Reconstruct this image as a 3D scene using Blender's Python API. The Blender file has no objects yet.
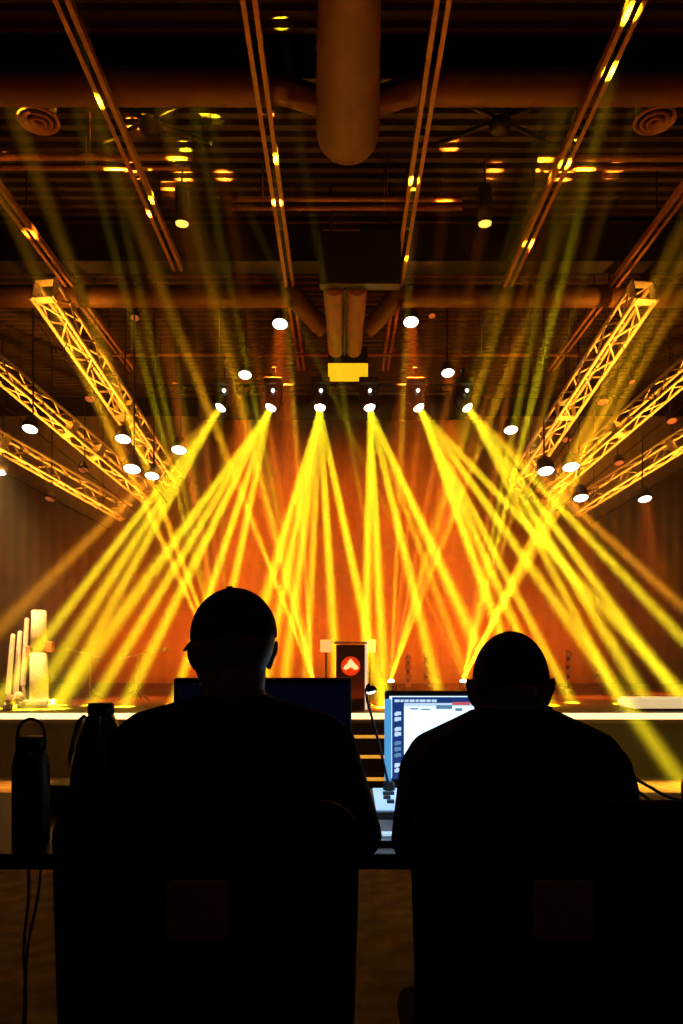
import bpy, bmesh, math, random
from mathutils import Vector, Matrix, Euler
random.seed(7)
SC = bpy.context.scene
COL = SC.collection
PI = math.pi
R = math.radians

# ------------------------------------------------------------------ camera, world, exposure
F, HOR, EYE = 740.0, 650.0, 1.25          # focal length in px, horizon row, eye height
cd = bpy.data.cameras.new('camera')
cam = bpy.data.objects.new('camera', cd)
COL.objects.link(cam)
SC.camera = cam
cam.location = (0, 0, EYE)
cam.rotation_euler = (PI / 2, 0, 0)
cd.sensor_fit = 'VERTICAL'
cd.sensor_height = 24
cd.lens = 24 * F / 1024
cd.shift_y = (HOR - 512) / 1024
cd.clip_start = 0.05
w = bpy.data.worlds.new('world')
SC.world = w
w.use_nodes = True
w.node_tree.nodes['Background'].inputs[0].default_value = (0.02, 0.008, 0.002, 1)
w.node_tree.nodes['Background'].inputs[1].default_value = 0.02
SC.view_settings.view_transform = 'Standard'
SC.view_settings.look = 'None'
SC.view_settings.exposure = 0
SC.view_settings.gamma = 1
SC.view_settings.use_curve_mapping = False
SC.cycles.volume_bounces = 0
SC.cycles.light_sampling_threshold = 0
SC.cycles.use_adaptive_sampling = False
SC.cycles.max_bounces = 5
SC.cycles.diffuse_bounces = 3

def at(x, y, Y):
    """the place seen at pixel x, y that lies Y metres into the hall"""
    return Vector(((x - 341.5) / F * Y, Y, EYE + (HOR - y) / F * Y))

def aim(o, a, t):
    o.location = a
    o.rotation_euler = (t - a).to_track_quat('-Z', 'Y').to_euler()

def area(name, a, t, P, col, size, spread=180, sy=None, parent=None):
    l = bpy.data.lights.new(name, 'AREA')
    l.shape = 'RECTANGLE' if sy else 'DISK'
    l.size = size
    if sy: l.size_y = sy
    l.spread = R(spread)
    l.energy = P
    l.color = col
    o = bpy.data.objects.new(name, l)
    COL.objects.link(o)
    aim(o, a, t)
    if parent:
        o.parent = parent
        o.matrix_parent_inverse = Matrix.Translation(-parent.location) if parent.rotation_euler.z == 0 else (Matrix.Translation(parent.location) @ parent.rotation_euler.to_matrix().to_4x4()).inverted()
    return o

def spot(name, a, t, P, col, ang, blend=.5, rad=.05):
    l = bpy.data.lights.new(name, 'SPOT')
    l.spot_size = R(ang); l.spot_blend = blend; l.shadow_soft_size = rad
    l.energy = P; l.color = col
    o = bpy.data.objects.new(name, l)
    COL.objects.link(o)
    aim(o, a, t)
    return o

YEL = (1, .74, .012)
ORA = (1, .22, .012)
# wide backdrop washes, then fill lights added for ceiling, chairs and floor
area('backdrop_wash_floor', Vector((0, 12.1, .75)), Vector((0, 13.3, 1.9)), 112, (1, .12, .005), 8.5, 150, .2)
area('backdrop_wash_top', Vector((0, 10.6, 5.3)), Vector((0, 13.2, 3.0)), 42, (1, .11, .005), 3.6, 80, .3)
area('added_ceiling_fill', Vector((0, 7.6, .75)), Vector((0, 6.8, 6)), 16, (1, .15, .012), 8, 150, .15)  # orange fill added at stage level to light the ceiling
area('added_front_fill', Vector((0, 4.9, .06)), Vector((0, 5.3, 6)), 40, (1, .18, .02), 6, 120, .1)  # unseen fill added beyond the desk for the near ceiling deck
area('added_rear_fill', Vector((0, -1.6, 5.2)), Vector((0, 1.5, .5)), 1.2, (1, .6, .35), 1.0, 120)  # dim fill added behind the camera to lift the chair backs
area('added_floor_fill_right', Vector((3.2, 7.1, .56)), Vector((3.2, 6.75, 0)), 38, (1, .56, .04), 3.4, 70, .05)  # fill added under the stage lip to brighten the floor
area('added_floor_fill_left', Vector((-3.4, 7.1, .56)), Vector((-3.4, 6.75, 0)), 16, (1, .4, .03), 2.6, 70, .05)  # weaker added floor fill for the left side

# ------------------------------------------------------------------ materials
MATS = {}
def mat(name, col, rough=.6, metal=0, emit=None, es=0, noise=.15, scale=20, bump=0, lamp=False, spec=.5):
    if name in MATS: return MATS[name]
    m = bpy.data.materials.new(name); m.use_nodes = True
    nt = m.node_tree; b = nt.nodes['Principled BSDF']
    b.inputs['Roughness'].default_value = rough
    b.inputs['Metallic'].default_value = metal
    tc = nt.nodes.new('ShaderNodeTexCoord')
    n = nt.nodes.new('ShaderNodeTexNoise'); n.inputs['Scale'].default_value = scale; n.inputs['Detail'].default_value = 5
    nt.links.new(tc.outputs['Object'], n.inputs['Vector'])
    r = nt.nodes.new('ShaderNodeValToRGB')
    r.color_ramp.elements[0].position = .3; r.color_ramp.elements[1].position = .7
    r.color_ramp.elements[0].color = tuple(c * (1 - noise) for c in col) + (1,)
    r.color_ramp.elements[1].color = tuple(min(1, c * (1 + noise)) for c in col) + (1,)
    nt.links.new(n.outputs['Fac'], r.inputs['Fac'])
    nt.links.new(r.outputs['Color'], b.inputs['Base Color'])
    b.inputs['Specular IOR Level'].default_value = spec
    if bump:
        bp = nt.nodes.new('ShaderNodeBump'); bp.inputs['Strength'].default_value = bump; bp.inputs['Distance'].default_value = .01
        nt.links.new(n.outputs['Fac'], bp.inputs['Height']); nt.links.new(bp.outputs['Normal'], b.inputs['Normal'])
    if emit:
        b.inputs['Emission Color'].default_value = tuple(emit) + (1,)
        b.inputs['Emission Strength'].default_value = es
    if not lamp: m.cycles.emission_sampling = 'NONE'
    MATS[name] = m
    return m

BLACK = mat('black_metal', (.015, .014, .013), .5, .3)
PLASTIC = mat('black_plastic', (.012, .012, .013), .4)
FABRIC = mat('chair_fabric', (.016, .013, .012), .9, spec=.15, noise=.3, scale=300, bump=.3)
SHIRT = mat('dark_cloth', (.012, .011, .012), .95, spec=.1, noise=.3, scale=120, bump=.3)
DENIM = mat('dark_denim', (.012, .014, .02), .95, noise=.3, scale=200)
SKIN = mat('skin', (.22, .11, .07), .55, noise=.06)
HAIR = mat('cropped_hair', (.012, .009, .007), .9, scale=400, noise=.4)
STEEL = mat('galvanised_steel', (.22, .20, .18), .45, .5, noise=.2, scale=8)
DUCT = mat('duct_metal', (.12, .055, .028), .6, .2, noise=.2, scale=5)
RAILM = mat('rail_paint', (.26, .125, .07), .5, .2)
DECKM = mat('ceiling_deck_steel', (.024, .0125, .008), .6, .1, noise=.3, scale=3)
ALU = mat('truss_aluminium', (.62, .58, .52), .5, .35)
WALLM = mat('dark_wall_paint', (.012, .010, .009), .9, noise=.2, scale=2)
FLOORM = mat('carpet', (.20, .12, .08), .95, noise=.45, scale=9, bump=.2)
STAGEM = mat('stage_floor_paint', (.04, .022, .012), .5, noise=.2, scale=4)
FASCIA = mat('stage_fascia_cloth', (.007, .005, .004), .95, spec=0)
CYC = mat('backdrop_cloth', (.42, .33, .28), .95, noise=.12, scale=3)
BORDER = mat('black_border_cloth', (.015, .012, .012), .95, spec=0)
WHITE = mat('white_cover', (.75, .72, .66), .7)
LENS = mat('lit_lens', (1, 1, 1), .3, emit=(1, .93, .72), es=14)
LENSW = mat('lit_lamp_face', (1, 1, 1), .3, emit=(1, .93, .80), es=6)
LENSD = mat('unlit_lamp_glow', (.3, .1, .05), .3, emit=(1, .22, .05), es=.35)  # faint emission stands in for stage light caught by unlit lamps
LENSY = mat('pendant_lamp_face', (1, .9, .5), .3, emit=(1, .72, .12), es=1.3)
NOSE = mat('edge_light', (1, .9, .6), .4, emit=(1, .74, .30), es=2.0)
STEPL = mat('step_light', (1, .8, .3), .4, emit=(1, .42, .04), es=.8)
YPANEL = mat('yellow_lit_panel', (1, .7, .05), .4, emit=(1, .60, .012), es=.9)

# ------------------------------------------------------------------ mesh helpers
def finish(name, bm, m, parent=None, smooth=False, mods=None, loc=None):
    me = bpy.data.meshes.new(name)
    bmesh.ops.recalc_face_normals(bm, faces=bm.faces)
    bm.to_mesh(me); bm.free()
    if smooth:
        for p in me.polygons: p.use_smooth = True
    me.materials.append(m)
    o = bpy.data.objects.new(name, me); COL.objects.link(o)
    if parent: o.parent = parent
    if loc is not None: o.location = loc
    return o

def NB(): return bmesh.new()

def box(bm, c, s, rot=None, bevel=0, seg=2):
    M = Matrix.Translation(Vector(c)) @ (rot.to_4x4() if rot else Matrix()) @ Matrix.Diagonal((s[0], s[1], s[2], 1))
    g = bmesh.ops.create_cube(bm, size=1, matrix=M)
    if bevel:
        es = {e for v in g['verts'] for e in v.link_edges}
        bmesh.ops.bevel(bm, geom=list(es), offset=bevel, segments=seg, affect='EDGES', profile=.5)

def frame(d):
    d = d.normalized()
    u = Vector((0, 0, 1)) if abs(d.z) < .95 else Vector((1, 0, 0))
    a = d.cross(u).normalized()
    return a, a.cross(d).normalized()

def ringconn(bm, rings, cap=True):
    for a, b in zip(rings, rings[1:]):
        n = len(a)
        for i in range(n):
            bm.faces.new((a[i], a[(i + 1) % n], b[(i + 1) % n], b[i]))
    if cap:
        bm.faces.new(rings[0][::-1]); bm.faces.new(rings[-1])

def tube(bm, pts, r, n=10, cap=True):
    pts = [Vector(p) for p in pts]
    rr = r if isinstance(r, (list, tuple)) else [r] * len(pts)
    rings = []; a = None
    for i, p in enumerate(pts):
        d = (pts[min(i + 1, len(pts) - 1)] - pts[max(i - 1, 0)]).normalized()
        if a is None: a, b = frame(d)
        else:
            a = (a - d * a.dot(d)).normalized(); b = a.cross(d).normalized()
        rings.append([bm.verts.new(p + (a * math.cos(t) + b * math.sin(t)) * rr[i]) for t in (2 * PI * k / n for k in range(n))])
    ringconn(bm, rings, cap)

def capsule(bm, p, q, r1, r2, n=16, k=5):
    p = Vector(p); q = Vector(q); d = q - p
    L = d.length; d = d / L
    a, b = frame(d); rings = []
    prof = [(-r1 * math.cos(t), r1 * math.sin(t)) for t in [PI / 2 * (i + .35) / k for i in range(k)]] + \
           [(L + r2 * math.sin(t), r2 * math.cos(t)) for t in [PI / 2 * i / k for i in range(k)]] + [(L + r2 * .97, r2 * .2)]
    for h, rad in prof:
        rings.append([bm.verts.new(p + d * h + (a * math.cos(t) + b * math.sin(t)) * rad) for t in (2 * PI * j / n for j in range(n))])
    ringconn(bm, rings)

def ellipsoid(bm, c, r, rot=None, u=24, v=16):
    M = Matrix.Translation(Vector(c)) @ (rot.to_4x4() if rot else Matrix()) @ Matrix.Diagonal((r[0], r[1], r[2], 1))
    return bmesh.ops.create_uvsphere(bm, u_segments=u, v_segments=v, radius=1, matrix=M)['verts']

def loft(bm, secs, n=28, power=2.3):
    """secs: (cx, cy, cz, rx, ry) stacked sections"""
    rings = []
    for cx, cy, cz, rx, ry in secs:
        ring = []
        for k in range(n):
            t = 2 * PI * k / n; c, s = math.cos(t), math.sin(t)
            ring.append(bm.verts.new((cx + rx * math.copysign(abs(c) ** (2 / power), c), cy + ry * math.copysign(abs(s) ** (2 / power), s), cz)))
        rings.append(ring)
    ringconn(bm, rings)

def lathe(bm, prof, c=(0, 0, 0), n=28, rot=None, cap=True):
    c = Vector(c); rings = []
    for r, z in prof:
        ring = []
        for k in range(n):
            t = 2 * PI * k / n
            v = Vector((r * math.cos(t), r * math.sin(t), z))
            if rot: v = rot @ v
            ring.append(bm.verts.new(c + v))
        rings.append(ring)
    ringconn(bm, rings, cap)

def rounded_panel(bm, c, w, h, th, rad, taper=0, n=7, bev=.012, axis='Y'):
    """upright rounded rectangle in XZ, thickness along Y; taper narrows the foot"""
    pts = []
    for sx, sz, a0 in ((1, 1, 0), (-1, 1, 90), (-1, -1, 180), (1, -1, 270)):
        for k in range(n + 1):
            a = R(a0 + 90 * k / n)
            x = sx * (w / 2 - rad) + rad * math.cos(a); z = sz * (h / 2 - rad) + rad * math.sin(a)
            f = 1 - taper * (0.5 - z / h)
            pts.append((x * f, z))
    rings = []
    for y, ins in ((-th / 2, bev), (-th / 2 + bev, 0), (th / 2 - bev, 0), (th / 2, bev)):
        rings.append([bm.verts.new((c[0] + x * (1 - 2 * ins / w), c[1] + y, c[2] + z * (1 - 2 * ins / h))) for x, z in pts])
    ringconn(bm, rings)

def tag(o, label=None, cat=None, group=None, kind=None):
    if label: o['label'] = label
    if cat: o['category'] = cat
    if group: o['group'] = group
    if kind: o['kind'] = kind
    return o

def thing(name, label, cat, loc=(0, 0, 0), group=None, rz=0):
    o = bpy.data.objects.new(name, None); COL.objects.link(o)
    o.empty_display_size = .1
    o.location = loc; o.rotation_euler = (0, 0, rz)
    return tag(o, label, cat, group)

def kids(o): return [c for c in o.children if c.type in ('MESH', 'EMPTY')]
def copy_tree(o, parent=None):
    c = o.copy(); COL.objects.link(c); c.parent = parent
    for ch in kids(o): copy_tree(ch, c)
    return c

# ------------------------------------------------------------------ the hall
def struct(name, bm, m): return tag(finish(name, bm, m), kind='structure')
HX, YB, YF, HZ = 7.6, 14.0, -2.0, 6.0
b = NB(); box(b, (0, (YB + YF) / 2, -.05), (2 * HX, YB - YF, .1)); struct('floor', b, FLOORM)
b = NB(); box(b, (0, YB + .1, HZ / 2), (2 * HX, .2, HZ)); struct('wall_back', b, WALLM)
b = NB(); box(b, (-HX - .1, (YB + YF) / 2, HZ / 2), (.2, YB - YF, HZ)); struct('wall_left', b, WALLM)
b = NB(); box(b, (HX + .1, (YB + YF) / 2, HZ / 2), (.2, YB - YF, HZ)); struct('wall_right', b, WALLM)
b = NB(); box(b, (0, YF - .1, HZ / 2), (2 * HX, .2, HZ)); struct('wall_front', b, WALLM)
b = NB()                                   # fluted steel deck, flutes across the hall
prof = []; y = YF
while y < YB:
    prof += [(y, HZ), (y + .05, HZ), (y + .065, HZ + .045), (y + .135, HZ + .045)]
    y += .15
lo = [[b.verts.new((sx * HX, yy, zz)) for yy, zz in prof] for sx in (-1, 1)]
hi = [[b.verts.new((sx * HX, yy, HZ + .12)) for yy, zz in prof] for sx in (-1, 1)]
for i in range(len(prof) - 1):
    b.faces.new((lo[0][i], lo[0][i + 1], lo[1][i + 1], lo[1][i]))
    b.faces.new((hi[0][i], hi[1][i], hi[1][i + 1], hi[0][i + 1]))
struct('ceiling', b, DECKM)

# stage
SF, SZ = 7.2, .637
t = thing('stage_platform', 'wide black-fronted stage platform with glowing front edge', 'stage', (0, SF, 0))
b = NB(); box(b, (0, 3.1, SZ - .05), (13.6, 6.2, .1)); finish('stage_deck', b, STAGEM, t)
b = NB(); box(b, (0, 3.1, SZ / 2 - .05), (13.5, 6.1, SZ - .1)); finish('fascia', b, FASCIA, t)
b = NB(); box(b, (0, -.015, SZ - .029), (13.6, .03, .058), bevel=.006); tag(finish('edge_light', b, NOSE, t), 'warm white glowing edge strip')
t = thing('stage_steps', 'three-tread steps with lit nosings leading up to the stage', 'steps', (.06, SF - .03, 0))
for k, z in enumerate((.455, .305, .15)):
    yy = -.13 - .26 * k
    b = NB(); box(b, (0, yy, z / 2), (1.1, .26, z), bevel=.004); s = finish('tread', b, FASCIA, t)
    b = NB(); box(b, (0, yy - .135, z - .014), (1.1, .012, .028)); tag(finish('nosing', b, STEPL, s), 'glowing amber nosing')
b = NB()                                   # pleated backdrop
n = 420; rows = []
for zz in (SZ + .01, 5.45):
    rows.append([[b.verts.new((-6.6 + 13.2 * i / n, 13.3 + .008 * math.sin(i * .9) + off, zz)) for i in range(n + 1)] for off in (0, .02)])
for i in range(n):
    for o_ in (0, 1): b.faces.new((rows[0][o_][i], rows[0][o_][i + 1], rows[1][o_][i + 1], rows[1][o_][i]))
    for r_ in (0, 1): b.faces.new((rows[r_][0][i], rows[r_][1][i], rows[r_][1][i + 1], rows[r_][0][i + 1]))
tag(finish('backdrop_curtain', b, CYC, smooth=True), 'tall pale pleated curtain across the back of the stage, washed orange', 'curtain')
b = NB(); n = 120; rows = []
p0, p1 = at(198, 392, 9.45), at(484, 420, 9.45)
for zz in (p1.z, p0.z):
    rows.append([[b.verts.new((p0.x + (p1.x - p0.x) * i / n, 9.435 + .015 * math.sin(i * .8) + off, zz)) for i in range(n + 1)] for off in (0, .015)])
for i in range(n):
    for o_ in (0, 1): b.faces.new((rows[0][o_][i], rows[0][o_][i + 1], rows[1][o_][i + 1], rows[1][o_][i]))
    for r_ in (0, 1): b.faces.new((rows[r_][0][i], rows[r_][1][i], rows[r_][1][i + 1], rows[r_][0][i + 1]))
tag(finish('border_curtain', b, BORDER, smooth=True), 'short black border curtain hanging from the ladder truss behind the six beam lights', 'curtain')

# ------------------------------------------------------------------ lights with beams
def beam(a, tgt, P, spread=2.3, col=YEL, size=.085, parent=None):
    return area('beam_lamp', a, tgt, P, col, size, spread, parent=parent)

def moving_head(name, label, group, pivot, direc, hang, s=1.0):
    """base, yoke, head and lens; pivot = centre of the head"""
    d = Vector(direc).normalized(); up = 1 if hang else -1
    t = thing(name, label, 'stage light', (pivot.x, pivot.y, pivot.z + up * .27 * s), group)
    off = Vector((0, 0, -up * .27 * s))
    b = NB(); box(b, (0, 0, -up * .04 * s), (.24 * s, .22 * s, .08 * s), bevel=.012 * s); finish('base', b, BLACK, t)
    b = NB()
    for sx in (-1, 1):
        box(b, (sx * .105 * s, 0, -up * .18 * s), (.025 * s, .09 * s, .22 * s), bevel=.006 * s)
    box(b, (0, 0, -up * .095 * s), (.23 * s, .09 * s, .025 * s), bevel=.006 * s)
    finish('yoke', b, BLACK, t)
    q = Vector((0, 0, 1)).rotation_difference(d).to_matrix()
    b = NB(); lathe(b, [(.03 * s, -.12 * s), (.07 * s, -.11 * s), (.085 * s, -.04 * s), (.082 * s, .05 * s), (.074 * s, .10 * s), (.070 * s, .10 * s), (.068 * s, .085 * s)], off, 24, q)
    h = finish('lamp_head', b, BLACK, t, smooth=True)
    b = NB(); ellipsoid(b, off + d * .09 * s, (.068 * s, .068 * s, .045 * s), q, 20, 10); finish('lens', b, LENS, h, smooth=True)
    if hang:
        b = NB(); tube(b, [(0, 0, 0), (0, 0, .10 * s)], .018 * s)
        box(b, (0, 0, .12 * s), (.05 * s, .04 * s, .07 * s), bevel=.005); finish('clamp', b, BLACK, t)
    return t

HY = 9.3
pipe_z = at(340, 389, HY).z
# (row of six): x pixel, then beams as (slope, power, spread, landing depth)
ROW = [
 (221, [(-1.0, 14, 3.2, 7.9), (-.76, 22, 2.0, 7.7), (-.64, 24, 2.6, 7.6), (-.55, 22, 2.4, 8.2)]),
 (271, [(-.72, 30, 3.0, 7.7), (-.60, 26, 2.2, 8.2), (-.49, 28, 2.2, 8.0), (-.33, 26, 1.7, 8.4), (-.21, 24, 1.7, 8.6)]),
 (320, [(-.285, 30, 2.8, 7.8), (-.20, 28, 2.6, 8.2), (-.13, 26, 2.6, 8.6), (-.05, 18, 1.5, 8.8), (.06, 26, 1.9, 8.2), (.21, 26, 1.9, 7.9)]),
 (369.5, [(-.015, 30, 2.0, 8.2), (.05, 28, 2.0, 8.0), (.24, 24, 1.9, 7.8), (.45, 34, 2.8, 8.0), (.36, 10, 1.5, 8.8)]),
 (418.5, [(.36, 34, 2.6, 7.9), (.44, 26, 2.0, 8.2), (.52, 22, 1.6, 8.6), (.70, 20, 1.8, 0), (.92, 24, 1.8, 7.9)]),
 (467, [(.52, 20, 1.8, 8.4), (.61, 28, 2.2, 7.8), (.73, 26, 2.0, 8.2), (.93, 22, 1.9, 7.8), (1.08, 13, 1.8, 7.8)]),
]
ORD = ['leftmost', 'second from left', 'third from left', 'fourth from left', 'fifth from left', 'rightmost']
for i, (px, bs) in enumerate(ROW):
    lp = at(px, 407, HY)
    mean = sum(s for s, *_ in bs) / len(bs)
    def tgt(sl, Yl):
        if Yl == 0: return at(px + sl * (713 - 407), 713, 6.75)
        yl = HOR - (SZ - EYE) * F / Yl
        return at(px + sl * (yl - 407), yl, Yl)
    d = (tgt(mean, 8.1) - lp).normalized()
    piv = lp - d * .09
    t = moving_head('moving_head_light', f'black hanging beam light, {ORD[i]} in the row of six over the stage', 'beam lights hanging over the stage', piv, d, True)
    for sl, P, spd, Yl in bs:
        beam(lp + d * .055, tgt(sl, Yl), P * 1.7, spd * 1.12, (1, .36, .012) if sl < -.9 or sl > 1 else YEL, parent=t)

# four floor units upstage, throwing beams up and out over the audience
def ceil(x, y, z=5.97): return at(x, y, (z - EYE) * F / (HOR - y))
def hit(x, y, z=5.97): return ceil(x, y, z), 1.05
def side(x, y, Y=7.6): return at(x, y, Y), 1.9
YUP = (1, .42, .008); OB = (1, .20, .015); GR = (.75, .62, .05)
FLO = [
 (226, [(hit(58, 33), 3, YEL), (hit(97, 100, 5.4), 1.6 * 2, YEL), (hit(139, 114), 2, YEL), (hit(148, 213, 5.4), 1.6 * 3, ORA), (side(60, 300), 6, ORA), (side(148, 250), 14, ORA), (side(188, 230), 9, ORA), (side(110, 430), 40, YUP), (side(140, 450), 40, YUP), (hit(215, 124), 1.6, YEL), (hit(57, 42), 1.6, YEL)]),
 (313, [(side(205, 400), 40, YUP), (side(165, 170), 12, ORA), (side(235, 240), 14, ORA), (side(245, 420), 40, YUP), (hit(187, 155), 2, YEL), (hit(183, 68), 2.5, YEL), (hit(194, 106), 2, YEL), (hit(277, 202, 5.4), 1.6 * 4, OB), (hit(276, 158, 5.4), 1.6 * 2, YEL)]),
 (391, [(hit(413, 180, 5.4), 1.6 * 2, YEL), (hit(415, 205), 2.5, ORA), (hit(556, 68), 2.5, YEL), (side(545, 230), 14, ORA), (side(497, 400), 34, YUP), (side(468, 420), 28, YUP), (hit(590, 36), 2, YEL), (side(430, 330), 10, ORA), (side(478, 250), 14, ORA), (hit(281, 28), 2, YEL), (hit(412, 194), 1.6, YEL)]),
 (463, [(side(588, 460), 34, YUP), (side(600, 420), 40, YUP), (side(620, 380), 29, YUP), (side(528, 260), 14, ORA), (side(590, 250), 10, ORA), (hit(566, 163, 5.4), 1.6 * 3, YEL), (hit(630, 12, 5.4), 1.6 * 3, YEL), (hit(612, 70, 5.4), 1.6 * 3, YEL), (hit(652, 54), 2, YEL), (side(560, 480), 40, YUP), (hit(575, 146), 2, YEL), (hit(205, 116), 1.6, YEL)]),
]
FY = 9.2
for i, (px, bs) in enumerate(FLO):
    piv = at(px, 687, FY); piv.z = SZ + .27 * .62
    d = Vector((0, -.35, 1)).normalized()
    t = moving_head('floor_beam_light', ['small beam light on the stage floor behind the man in the cap', 'small beam light on the stage floor left of the lectern',
        'small beam light on the stage floor right of the lectern', 'small beam light on the stage floor just left of the bareheaded man'][i], 'beam lights on the stage floor', piv, d, False, .62)
    for tg, P, c in bs:
        beam(piv + d * .098, tg[0], P * (.8 if tg[1] > 1.5 else 1.5), tg[1], c, .045, parent=t)

# small lit bulbs along the upper pipe
b = NB(); tube(b, [at(150, 393, HY + .1), at(535, 393, HY + .1)], .025)
tube(b, [at(150, 386, HY + .1), at(535, 386, HY + .1)], .025)
for k in range(30):
    x0 = 152 + k * 12.7; tube(b, [at(x0, 386, HY + .1), at(x0 + 6.3, 393, HY + .1)], .01, 6); tube(b, [at(x0 + 6.3, 393, HY + .1), at(x0 + 12.7, 386, HY + .1)], .01, 6)
for px in (156, 345, 530):
    q = at(px, 386, HY + .1); tube(b, [q, (q.x, q.y, HZ)], .008, 6)
lt = tag(finish('ladder_truss', b, BLACK), 'black ladder truss carrying the six beam lights', 'truss')
for i, px in enumerate((224, 273, 321, 370, 418, 467)):
    p = at(px, 390.5, HY - .03)
    t = thing('indicator_bulb', f'tiny white bulb on the black ladder truss, {ORD[i]} of six', 'bulb', p, 'tiny bulbs on the ladder truss')
    b = NB(); ellipsoid(b, (0, 0, 0), (.022, .022, .022), None, 12, 8); finish('globe', b, LENSW, t, smooth=True)
    b = NB(); tube(b, [(0, .01, 0), (0, .12, 0)], .018); finish('socket', b, BLACK, t)

# par cans that face the hall
def par_can(label, px, py, Y, dia, face, grp, cone=None, tilt=.55, side_=0):
    p = at(px, py, Y)
    t = thing('par_can', label, 'stage light', p, grp)
    d = Vector((side_, -1, -2.4)).normalized()
    q = Vector((0, 0, 1)).rotation_difference(d).to_matrix()
    r = dia / 2
    b = NB(); lathe(b, [(r * .5, -r * 1.9), (r * .85, -r * 1.6), (r * 1.08, -r * .7), (r * 1.12, r * .1), (r * 1.02, r * .1), (r * .98, -.02)], (0, 0, 0), 24, q); finish('can', b, BLACK, t, smooth=True)
    b = NB(); ellipsoid(b, d * -.004, (r, r, r * .2), q, 20, 8); finish('lens', b, face, t, smooth=True)
    top = min(HZ, p.z + 3) - p.z
    b = NB(); tube(b, [(0, r * 1.0, r * 1.2), (0, r * 1.0, top)], .012, 8); finish('drop_rod', b, BLACK, t)
    if cone:
        area('par_lamp', p + d * .04, p + d * .04 + Vector(cone[0]), cone[1], (1, .13, .006), dia * .8, cone[2], parent=t)
    return t
G = 'lit par lamps hanging around the stage'
CANS = [
 ('round white-lit par lamp under the ceiling, left of the yellow panel', 280, 324, 9.5, .19, 220, 22),
 ('round white-lit par lamp under the ceiling, right of the yellow panel', 411, 322, 9.5, .19, 220, 22),
 ('small lit par lamp just above the leftmost tiny bulb', 245, 375, 10.0, .17, 110, 22),
 ('small lit par lamp just above the right end of the tiny bulbs', 448, 373, 10.0, .17, 110, 22),
 ('lit par lamp right of the rightmost beam light, beside no truss', 511, 430, 11, .20, 8, 22),
 ('lit par lamp at the far end of the steepest left truss', 179, 450, 10.2, .20, 8, 22),
 ('lit par lamp between the upper and the middle left truss', 123, 439, 9.8, .20, 10, 24),
 ('lit par lamp below the middle left truss, left of its twin', 132, 469, 9.3, .21, 8, 24),
 ('lit par lamp at the far end of the middle left truss, right of its twin', 152, 476, 10.2, .19, 8, 24),
 ('white lit lamp between the middle and lower left trusses near the left edge', 30, 429, 9.6, .19, 0, 20),
 ('lit par lamp at the left edge of the picture below the lowest left truss', 0, 472, 11, .17, 8, 24),
 ('lit par lamp at the lower end of the steepest right truss', 546, 471, 9.3, .20, 8, 24),
 ('lit par lamp at the far end of the middle right truss', 571, 467, 10.2, .22, 8, 24),
 ('lit par lamp at the far end of the lowest right truss', 581, 498, 10.4, .20, 8, 24),
 ('lone lit par lamp right of the lowest right truss with a glow below it', 645, 499, 11, .19, 12, 26),
]
for lab, px, py, Y, dia, P, spd in CANS:
    par_can(lab, px, py, Y, dia, LENSW, G, ((0, -.25, -1), P, spd) if P else None)
UNLIT = [(135, 318, 9.6, .11, 'left of the par lamps, above the steepest left truss'), (90, 399, 10.5, .14, 'between the steepest and middle left trusses'),
       (83, 470, 11.3, .15, 'just above the lowest left truss'), (50, 499, 11.5, .15, 'below the lowest left truss'),
       (175, 384, 11, .08, 'small, left of the leftmost tiny bulb'), (432, 316, 10, .09, 'small, right of the right ceiling par lamp'),
       (603, 402, 11, .15, 'between the steepest and middle right trusses'), (672, 421, 11, .14, 'above the lowest right truss at the picture edge'),
       (619, 463, 11.4, .14, 'between the middle and lowest right trusses'), (567, 440, 11.8, .14, 'just right of the steepest right truss'),
       (632, 382, 10.5, .08, 'small, above the middle right truss')]
for px, py, Y, dia, lab in UNLIT:
    par_can('unlit round lamp with orange glow ' + lab, px, py, Y, dia, LENSD, 'unlit lamps with orange glow hanging high in the hall')

# two black pendants
for px, lab in ((182, 'left'), (485, 'right')):
    p = at(px, 224, 7.2)
    t = thing('pendant_light', f'black cylinder pendant lamp hanging from the ceiling {lab} of the main duct', 'pendant lamp', p, 'black cylinder pendants')
    b = NB(); lathe(b, [(.062, .01), (.07, 0), (.07, .33), (.06, .35), (.02, .36)], n=24); finish('shade', b, BLACK, t, smooth=True)
    b = NB(); lathe(b, [(.06, -.004), (.062, .012)], n=24); finish('lens', b, LENSY, t)
    b = NB(); tube(b, [(0, 0, .35), (0, 0, HZ - p.z)], .01, 8); finish('stem', b, BLACK, t)

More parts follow.
